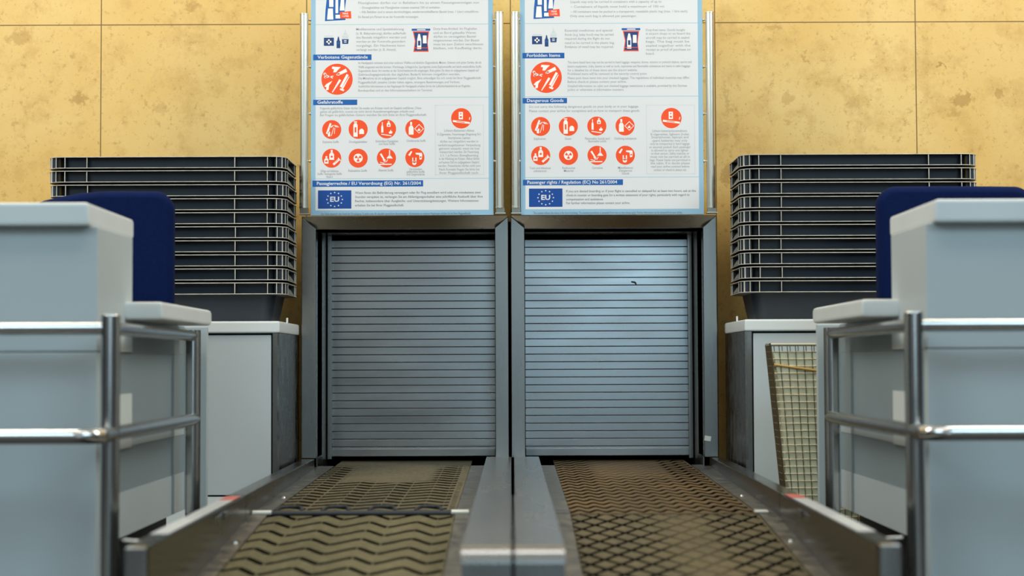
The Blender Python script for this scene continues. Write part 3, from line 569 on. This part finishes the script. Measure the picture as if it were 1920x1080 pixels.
def right_rear(X, D):
    s = .24 * np.sin(2 * PI * X / .046); v = fold(D / .10 + s)
    g = sm(.0, .1, v) * (1 - sm(.42, .55, v))
    worn = 1 - .72 * sm(.22, .27, X) * (1 - sm(.50, .56, X)); far = 1 - .6 * sm(5.5, 5.8, D) * sm(.25, .3, X) * (1 - sm(.5, .55, X))
    return g * worn * far * sm(.145, .15, X) * (1 - sm(.612, .62, X))
bm_lf = beltmat('olive rubber belt', (80, 75, 50), (98, 90, 62), (122, 114, 84))
bm_lr = beltmat('grey worn rubber belt', (84, 78, 58), (100, 90, 66), (128, 120, 94))
bm_rf = beltmat('brown olive rubber belt', (76, 69, 48), (96, 83, 57), (116, 104, 76))
bm_rr = beltmat('dusty brown rubber belt', (86, 70, 44), (106, 84, 52), (124, 105, 74))

def conveyor(s, label):
    r = thing('baggage_conveyor', label, 'conveyor', (s * .36, Y(4.8), 0), 'baggage conveyors under the hatches')
    q = lambda a, b: (a, b) if s > 0 else (-b, -a)
    zl = lambda D: (-.383 - .079 * (4.457 - D)) if D < 4.457 else (-.383 + .0153 * (D - 4.457))
    e0, e1 = q(.147, .622)
    belt_mesh('weighing_belt', r, e0, e1, 3.0, 4.44, zl(3.0), zl(4.44), left_front if s < 0 else right_front, bm_lf if s < 0 else bm_rf, 200, 640)
    belt_mesh('feed_belt', r, e0, e1, 4.475, 6.6, zl(4.475), zl(6.6), left_rear if s < 0 else right_rear, bm_lr if s < 0 else bm_rr, 200, 760)
    # side plates beside the belt
    for (a, b) in ((.086, .1455), (.6235, .69)):
        m = MB(); i = m.mi(platem); a_, b_ = q(a, b)
        for (D0, D1) in ((3.0, 4.45), (4.455, 6.1)):
            h0, h1 = Z(zl(D0) + .002), Z(zl(D1) + .002)
            vs_ = [m.b.verts.new(p) for p in ((a_, Y(D0), h0), (b_, Y(D0), h0), (b_, Y(D1), h1), (a_, Y(D1), h1), (a_, Y(D0), h0 - .03), (b_, Y(D0), h0 - .03), (b_, Y(D1), h1 - .03), (a_, Y(D1), h1 - .03))]
            for fc in ((0, 1, 2, 3), (4, 5, 6, 7), (0, 1, 5, 4), (1, 2, 6, 5), (2, 3, 7, 6), (3, 0, 4, 7)): m._f([vs_[k] for k in fc], i)
        sp_ = m.build('side_plate', r)
        if a > .5:
            for D_ in (4.05, 4.9):
                m = MB(); m.tube([(s * .642, Y(D_), Z(zl(D_) + .0015)), (s * .642, Y(D_), Z(zl(D_) + .006))], [.007, .005], tubem, 14); m.build('screw', sp_)
    # upright guard beside the belt: two lengths butted together
    inn = lambda D: .655 + (.679 - .655) * (D - 3.15) / 2.85
    out = lambda D: .698 + (.724 - .698) * (D - 3.15) / 2.85
    for (D0, D1) in ((3.15, 4.365), (4.368, 5.99)):
        m = MB(); m.prism([(s * inn(D0), Y(D0)), (s * out(D0), Y(D0)), (s * out(D1), Y(D1)), (s * inn(D1), Y(D1))], 'z', Z(-.60 if D0 < 4 else -.43), Z(-.325), guardm, .007 if D0 < 4 else .003)
        g = m.build('side_guard', r)
        if D0 < 4:
            m = MB(); m.box(s * (inn(3.15) + .002), s * (out(3.15) - .002), Y(3.142), Y(3.152), Z(-.60), Z(-.3275), steel_h, .004); o = m.build('end_cap', r); o['label'] = 'bright steel end of the guard'
        if D0 < 4:
            m = MB(); m.prism([(s * (inn(3.36) + .004), Y(3.36)), (s * (out(3.36) - .004), Y(3.36)), (s * (out(4.18) - .004), Y(4.18)), (s * (inn(4.18) + .004), Y(4.18))], 'z', Z(-.325), Z(-.3242), tapew); o = m.build('tape', r); o['label'] = 'silver-white tape along the top of the guard'
            m = MB(); m.prism([(s * (inn(4.18) + .004), Y(4.18)), (s * (out(4.18) - .004), Y(4.18)), (s * (out(4.31) - .004), Y(4.31)), (s * (inn(4.31) + .004), Y(4.31))], 'z', Z(-.325), Z(-.3242), taper); o = m.build('tape', r); o['label'] = 'faded red tape end'
            m = MB(); t = bmesh.new(); bmesh.ops.create_uvsphere(t, u_segments=24, v_segments=12, radius=1)
            m.merge(t, steel, True, Matrix.Translation((s * inn(3.99), Y(3.99), Z(-.346))) @ Matrix.Diagonal((.004, .10, .0085, 1)))
            m.box(s * (inn(3.99) - .0048), s * (inn(3.99) - .002), Y(3.985), Y(3.995), Z(-.354), Z(-.338), blackp); m.build('latch', r)
            m = MB(); m.tube([(s * .70, Y(3.42), Z(-.345)), (s * .76, Y(3.42), Z(-.343))], .003, tubem, 10); m.build('bracket_rod', r)
    # half of the stainless centre cover
    zc = Z(-.319)
    for (D0, D1, bv, g0) in ((3.04, 4.238, .012, .003), (4.24, 6.0, .002, .0045)):
        m = MB(); a_, b_ = q(g0, .090)
        if D0 < 4:
            pr = [(Y(D1), zc), (Y(D1), Z(-.6)), (Y(D0), Z(-.6)), (Y(D0), zc - .03)] + [(Y(D0) + .03 - .03 * math.cos(k * PI / 12), zc - .03 + .03 * math.sin(k * PI / 12)) for k in range(1, 7)]
            m.prism(pr, 'x', a_, b_, steel_h)
            for p_ in m.b.faces: p_.smooth = True
        else: m.box(a_, b_, Y(D0), Y(D1), Z(-.42), zc - .001, steel_h, bv)
        m.build('centre_cover', r)
    if s < 0:
        m = MB(); zz = Z(zl(4.457) + .002)
        m.tube([(-.612, Y(4.457), zz), (-.158, Y(4.457), zz)], .0085, lacem, 18); rl = m.build('roller', r)
        for (a, b) in ((-.662, -.614), (-.156, -.112)):
            m = MB(); m.tube([(a, Y(4.457), zz + .003), (b, Y(4.457), zz + .003)], .0062, endw, 18); o = m.build('end_cap', rl); o['label'] = 'pale end of the dark roller'
        for k in range(4):
            cx = -.572 + k * .119; m = MB()
            pts = [(cx + .033 * (abs(math.cos(a)) ** .6) * (1 if math.cos(a) > 0 else -1), Y(4.457) + (.078 * max(0, math.sin(a)) ** .7), zz + .006 + .006 * math.sin(a)) for a in [PI * j / 18 for j in range(19)]]
            m.tube(pts, .005, lacem, 8); m.build('lacing_loop', r)
    else:
        m = MB(); zz = Z(zl(4.457) + .002); m.box(.615, .648, Y(4.44), Y(4.47), zz, zz + .005, endw, .001); m.build('bracket', r)
    m = MB(); a_, b_ = q(.02, .67); m.box(a_, b_, Y(3.3), Y(5.95), 0, .12, blackp); m.box(*q(.10, .64), Y(3.02), Y(5.95), .12, .135, blackp); m.build('base_frame', r)
    return r
conveyor(-1, 'left baggage conveyor with wavy zigzag rubber belt and dark roller, under the left shutter')
conveyor(1, 'right baggage conveyor with diamond-pattern rubber belt, under the right shutter')

# ------------------------------------------------------------------ desks
def desk(s, label):
    r = thing('check_in_desk', label, 'desk', (s * 1.35, Y(4.2), 0), 'check-in desks')
    B = lambda a, b, D0, D1, z0, z1, m, bev=0.0: (lambda M_: (M_.box(s * a, s * b, Y(D0), Y(D1), Z(z0), Z(z1), m, bev), M_)[1])(MB())
    B(.943, 1.85, 3.88, 4.345, .310, .363, slabm, .010).build('counter_top', r)
    B(.93, 1.85, 3.91, 4.27, .03, .310, laminate, .003).build('counter_body', r)
    B(.93, 1.85, 3.91, 3.96, -.645, .028, laminate, .003).build('front_panel', r)
    sp = B(.932, .96, 3.962, 4.96, -.41, .028, panelgrey, .002).build('side_panel', r)
    B(.932, .96, 4.272, 4.96, .028, .107, panelgrey).build('upper_rail_board', r)
    B(.84, 1.12, 4.19, 4.88, .1076, .151, slabm, .010).build('work_shelf', r)
    B(.868, .962, 4.962, 4.985, -.41, .107, laminate, .002).build('end_board', r)
    B(.975, .995, 4.0, 4.93, -.65, -.41, blackp).build('plinth', r)
    B(.9300, .9319, 3.98, 4.955, -.41, -.304, laminate).build('kick_strip', r)
    B(.9305, .9319, 3.98, 4.955, -.197, -.182, laminate).build('trim_strip', r)
    for (z0, z1) in ((.03, .072), (-.20, -.07)):
        o = B(.9280, .9299, 4.10, 4.262, z0, z1, whitestrip).build('sticker', r); o['label'] = 'pale square patch on the side panel'
    return r
desk(-1, 'left check-in desk, pale grey-blue laminate with whitish counter top')
desk(1, 'right check-in desk, pale blue laminate with whitish counter top')

def railing(s, label):
    r = thing('railing', label, 'railing', (s * .875, Y(3.8), 0), 'steel railings in front of the desks')
    X0 = s * .875
    m = MB(); m.tube([(X0, Y(3.8), 0), (X0, Y(3.8), Z(.105)), (X0, Y(3.8), Z(.109))], [.0208, .0208, .018], tubem, 28); m.build('post', r)
    m = MB(); m.tube([(X0, Y(4.786), 0), (X0, Y(4.786), Z(.094))], .0205, tubem, 28); m.build('post', r)
    m = MB(); m.tube([(X0, Y(3.8), Z(.079)), (X0, Y(4.786), Z(.078))], .0145, tubem, 20); m.build('upper_rail', r)
    m = MB(); m.tube([(X0, Y(3.8), Z(.079)), (s * 1.9, Y(3.8), Z(.079))], .0145, tubem, 20); m.build('upper_rail', r)
    pts = [(X0 - s * .004, Y(4.786), Z(-.15)), (X0 - s * .004, Y(3.70), Z(-.15))]
    for k in range(1, 9):
        a = k * PI / 16; pts.append((X0 - s * .004 + s * .045 * (1 - math.cos(a)), Y(3.70) - .045 * math.sin(a), Z(-.15)))
    pts.append((s * 1.9, Y(3.655), Z(-.15)))
    m = MB(); m.tube(pts, .0165, tubem, 22); m.build('lower_rail', r)
    return r
railing(-1, 'polished steel tube railing in front of the left check-in desk')
railing(1, 'polished steel tube railing in front of the right check-in desk')

# ------------------------------------------------------------------ cabinets
def cabinet(s, label):
    r = thing('low_cabinet', label, 'cabinet', (s * 1.15, Y(5.8), 0), 'low cabinets under the tray stacks')
    def B(a, b, D0, D1, z0, z1, m, bev=0.0):
        M_ = MB(); M_.box(s * a, s * b, Y(D0), Y(D1), Z(z0), Z(z1), m, bev); return M_
    B(.735, 1.62, 5.52, 6.045, .098, .136, slabm, .007).build('cabinet_top', r)
    B(.745, 1.62, 5.560, 6.045, -.645, .098, laminate).build('body', r)
    B(.760, 1.61, 5.546, 5.559, -.645, .097, blackp).build('door_gap_shade', r)  # black backing sheet put in as the shade in the door gap
    B(.738, .745, 5.53, 6.04, -.645, .098, scratched).build('steel_side', r)
    B(.745, .759, 5.53, 5.545, -.645, .098, steel).build('steel_corner', r)
    B(.764, 1.6, 5.528, 5.545, -.413, .092, laminate, .002).build('door', r)
    B(.763, 1.6, 5.53, 5.545, -.60, -.418, slabm).build('kick_board', r)
    m = MB(); q = .7372; c = P(537 if s < 0 else 1371, 603, 5.75); m.box(s * .742 - .003, s * .742 + .003, Y(5.75), Y(5.756), Z(.136), Z(.152), endw); m.build('peg', r)
    return r
cabinet(-1, 'low grey cabinet with steel side under the left stack of trays')
cabinet(1, 'low grey cabinet with steel side under the right stack of trays')

# ------------------------------------------------------------------ trays
TW, TDp, RR = .782, .335, .05
def rr_pts(w, d, r, n=8):
    pts = []
    for (cx, cy, a0) in ((w / 2 - r, -d / 2 + r, -PI / 2), (w / 2 - r, d / 2 - r, 0), (-w / 2 + r, d / 2 - r, PI / 2), (-w / 2 + r, -d / 2 + r, PI)):
        for k in range(n + 1):
            a = a0 + k * PI / 2 / n; pts.append((cx + r * math.cos(a), cy + r * math.sin(a)))
    return pts
def loft(m, loops, mt, smooth=False, close=None):
    i = m.mi(mt); R = [[m.b.verts.new((p[0], p[1], z)) for p in pts] for pts, z in loops]; n = len(R[0])
    for a, b in zip(R, R[1:]):
        for k in range(n): m._f((a[k], a[(k + 1) % n], b[(k + 1) % n], b[k]), i, smooth)
    if close == 'bottom': m._f(R[0], i)
def make_tray():
    r = thing('luggage_tray', '', 'tray', (0, 0, 0))
    h = .130
    m = MB()
    # outer skin and inner skin of the tub
    loft(m, [(rr_pts(TW - .112, TDp - .092, .04), 0), (rr_pts(TW - .076, TDp - .062, .045), h - .04), (rr_pts(TW - .05, TDp - .05, .045), h - .038), (rr_pts(TW - .046, TDp - .046, .045), h)], trayd, True, 'bottom')
    loft(m, [(rr_pts(TW - .122, TDp - .102, .04), .004), (rr_pts(TW - .086, TDp - .072, .045), h - .04), (rr_pts(TW - .056, TDp - .056, .04), h - .0005)], trayd, True, 'bottom')
    m.build('tub', r)
    m = MB()
    def flange(z, t):
        loft(m, [(rr_pts(TW - .052, TDp - .052, .04), z), (rr_pts(TW - .002, TDp - .002, RR), z)], trayd)
        loft(m, [(rr_pts(TW - .052, TDp - .052, .04), z + t), (rr_pts(TW - .002, TDp - .002, RR), z + t)], trayd)
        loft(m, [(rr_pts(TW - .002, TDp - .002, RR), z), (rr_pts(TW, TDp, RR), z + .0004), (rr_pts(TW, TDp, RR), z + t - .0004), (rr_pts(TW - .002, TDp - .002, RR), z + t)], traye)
    flange(h - .0382, .0024); flange(h - .0024, .0026)
    yf = -TDp / 2
    for x in (-TW / 2 + .012, -TW / 2 + .030, -TW / 2 + .060, -TW / 2 + .132, TW / 2 - .166, TW / 2 - .059, TW / 2 - .030, TW / 2 - .013):
        y = yf + (RR - math.sqrt(max(0, RR ** 2 - max(0, abs(x) - (TW / 2 - RR)) ** 2)))
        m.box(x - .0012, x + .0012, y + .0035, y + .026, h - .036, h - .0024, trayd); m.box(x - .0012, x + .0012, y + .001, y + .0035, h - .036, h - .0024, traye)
    for sx in (-1, 1):
        for y in (yf + .018, yf + .036, yf + .075, yf + .250, yf + .300):
            x = sx * (TW / 2 - (RR - math.sqrt(max(0, RR ** 2 - max(0, abs(y) - (TDp / 2 - RR)) ** 2))))
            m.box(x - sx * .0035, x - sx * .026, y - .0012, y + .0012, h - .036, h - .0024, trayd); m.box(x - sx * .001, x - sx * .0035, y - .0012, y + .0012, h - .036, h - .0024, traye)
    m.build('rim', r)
    for sx in (-1, 1):
        m = MB()   # sloping hand grip under the rim at each short end
        i = m.mi(traym); ya, yb = yf + .085, yf + .235; xo, xi = sx * (TW / 2 - .002), sx * (TW / 2 - .02)
        v = [m.b.verts.new(p) for p in ((xo, ya, h - .034), (xo, yb, h - .034), (xi, yb, h - .006), (xi, ya, h - .006), (xi, yb, h - .034), (xi, ya, h - .034))]
        for fc in ((0, 1, 2, 3), (0, 3, 5), (1, 4, 2), (0, 5, 4, 1), (3, 2, 4, 5)): m._f([v[k] for k in fc], i)
        m.build('hand_grip', r)
    return r
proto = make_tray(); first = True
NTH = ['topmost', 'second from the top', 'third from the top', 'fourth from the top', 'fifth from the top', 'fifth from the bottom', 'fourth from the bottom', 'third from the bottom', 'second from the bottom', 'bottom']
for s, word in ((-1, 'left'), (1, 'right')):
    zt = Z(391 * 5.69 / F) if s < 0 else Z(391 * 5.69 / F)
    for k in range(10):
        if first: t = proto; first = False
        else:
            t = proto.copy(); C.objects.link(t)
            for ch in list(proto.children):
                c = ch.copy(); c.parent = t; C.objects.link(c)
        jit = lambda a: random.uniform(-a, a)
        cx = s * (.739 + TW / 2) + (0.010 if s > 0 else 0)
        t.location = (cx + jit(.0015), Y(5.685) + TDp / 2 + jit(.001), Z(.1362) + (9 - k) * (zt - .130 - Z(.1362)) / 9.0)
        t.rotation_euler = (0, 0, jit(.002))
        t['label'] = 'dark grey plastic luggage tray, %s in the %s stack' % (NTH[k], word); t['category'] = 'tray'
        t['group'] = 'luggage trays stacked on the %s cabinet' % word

# ------------------------------------------------------------------ chairs
def chair(cx, cy, yaw, ztop, label, wdt, drop=0.0):
    r = thing('office_chair', label, 'chair', (cx, cy, 0), 'navy office chairs behind the desks'); r.rotation_euler = (0, 0, 0)
    w2 = wdt / 2
    m = MB(); t = bmesh.new(); n = 10
    zb = ztop - .52
    out = [(-w2 + .03, zb), (w2 - .03, zb), (w2, zb + .05)]
    rc = .055
    out += [(w2 - rc + rc * math.cos(a), ztop - rc + rc * math.sin(a)) for a in [PI / 2 * k / 8 for k in range(9)]]
    out += [(w2 - rc - (2 * w2 - 2 * rc) * k / 6, ztop) for k in range(1, 6)]
    out += [(-w2 + rc + rc * math.cos(a), ztop - rc + rc * math.sin(a)) for a in [PI / 2 + PI / 2 * k / 8 for k in range(9)]]
    out += [(-w2, zb + .05)]
    sg = 1 if cx > 0 else -1
    out = [(x, z - (drop * max(0, x * sg + w2 * .2) ** 2 / (1.2 * w2) ** 2 if z > ztop - .12 else 0)) for x, z in out]
    A = [t.verts.new((x, 0, z)) for x, z in out]; Bv = [t.verts.new((x, .075, z)) for x, z in out]; t.faces.new(A); t.faces.new(Bv[::-1])
    for k in range(len(out)): t.faces.new((A[k], Bv[k], Bv[(k + 1) % len(out)], A[(k + 1) % len(out)]))
    bmesh.ops.recalc_face_normals(t, faces=t.faces)
    rim_e = [e for e in t.edges if (abs(e.verts[0].co.y - e.verts[1].co.y) < 1e-6)]
    bmesh.ops.bevel(t, geom=rim_e, offset=.022, segments=4, profile=.5, affect='EDGES')
    M_ = Matrix.Translation((cx, cy, 0)) @ Matrix.Rotation(yaw, 4, 'Z')
    m.merge(t, blue, True, M_); m.build('backrest', r)
    m = MB(); t = bmesh.new(); bmesh.ops.create_cube(t, size=1)
    for v in t.verts: v.co = Vector((v.co.x * .34, v.co.y * .38 - .21, v.co.z * .07 + .44))
    bmesh.ops.bevel(t, geom=list(t.edges), offset=.025, segments=3, profile=.5, affect='EDGES'); m.merge(t, blue, True, M_); m.build('seat', r)
    m = MB(); m.tube([M_ @ Vector((0, .04, zb + .06)), M_ @ Vector((0, .03, zb)), M_ @ Vector((0, .0, .43)), M_ @ Vector((0, -.1, .40))], .018, blackp, 12); m.build('back_bracket', r)
    m = MB(); m.tube([M_ @ Vector((0, -.2, .08)), M_ @ Vector((0, -.2, .41))], .022, blackp, 16); m.build('gas_column', r)
    m = MB()
    for k in range(5):
        a = 2 * PI * k / 5 + .3; m.tube([M_ @ Vector((0, -.2, .09)), M_ @ Vector((.19 * math.cos(a), -.2 + .19 * math.sin(a), .065))], [.02, .012], blackp, 10)
    b = m.build('star_base', r)
    for k in range(5):
        a = 2 * PI * k / 5 + .3; c = M_ @ Vector((.19 * math.cos(a), -.2 + .19 * math.sin(a), .028)); m = MB(); m.tube([c - Vector((.012, 0, 0)), c + Vector((.012, 0, 0))], .028, blackp, 16); m.build('castor', r)
    return r
chair(-1.192, Y(5.02), math.radians(5), Z(.503), 'navy blue fabric office chair behind the left desk', .425, .045)
chair(1.285, Y(5.02), math.radians(-2), Z(.508), 'navy blue fabric office chair behind the right desk', .45, .004)

# ------------------------------------------------------------------ wire basket
def basket():
    T0 = P(1445, 646, 5.14); T1 = P(1706, 644, 5.14); zt = T0.z; yt0 = Y(5.14); yt1 = Y(5.24)
    xb0 = T0.x + .064; xb1 = T1.x - .062
    r = thing('wire_basket', 'pale wire mesh waste basket with yellowish liner bag, beside the right cabinet', 'basket', ((T0.x + T1.x) / 2, (yt0 + yt1) / 2, 0))
    def at(u, v, h):   # u across, v in depth, h height fraction
        xa = xb0 + (T0.x - xb0) * h; xc = xb1 + (T1.x - xb1) * h; ya = yt0 + .012 * (1 - h); yb = yt1 - .012 * (1 - h)
        return Vector((xa + (xc - xa) * u, ya + (yb - ya) * v, .006 + (zt - .006) * h))
    m = MB(); corners = [(0, 0), (1, 0), (1, 1), (0, 1)]
    rw = .0013
    for k in range(4):
        a, b = corners[k], corners[(k + 1) % 4]; n = 17
        for j in range(n):
            t_ = j / n; u = a[0] + (b[0] - a[0]) * t_; v = a[1] + (b[1] - a[1]) * t_
            m.tube([at(u, v, 0), at(u, v, 1)], rw if j else .0025, wirev, 5, False)
    nh = 33
    for j in range(nh + 1):
        h = j / nh
        for k in range(4):
            a, b = corners[k], corners[(k + 1) % 4]; m.tube([at(*a, h), at(*b, h)], rw, wirem, 5, False)
    m.build('mesh_body', r)
    m = MB(); ring = [at(*c_, 1) for c_ in corners]; m.tube(ring + [ring[0]], .0045, wirem, 8, False); m.build('top_rim', r)
    # liner bag, gathered slightly inside the mesh
    m = MB(); i = m.mi(linerm); R = []; per = 64; rows = 22; rnd = random.Random(3)
    for q in range(rows + 1):
        h = .02 + .95 * q / rows; loop = []
        for k in range(per):
            side = k // (per // 4); t_ = (k % (per // 4)) / (per // 4); a, b = corners[side], corners[(side + 1) % 4]
            u = a[0] + (b[0] - a[0]) * t_; v = a[1] + (b[1] - a[1]) * t_; ins = .035 + .02 * math.sin(k * 1.3 + q * .5) + .012 * rnd.random()
            sk = .16 * max(0, 1 - h * 2.2)
            loop.append(m.b.verts.new(at(.5 + (u - .5) * (1 - 2 * ins) + sk * (1 - u) * .8, .5 + (v - .5) * (1 - 2 * ins), h)))
        R.append(loop)
    for a, b in zip(R, R[1:]):
        for k in range(per): m._f((a[k], a[(k + 1) % per], b[(k + 1) % per], b[k]), i, True)
    m._f(R[0], i); m.build('liner_bag', r)
    m = MB(); m.tube([at(.01, .02, .915), at(.5, .015, .875), at(.99, .02, .86), at(.99, .98, .90), at(.01, .98, .915), at(.01, .02, .915)], .0042, lineredge, 8, False); o = m.build('band', r); o['label'] = 'ochre band holding the liner bag'
basket()
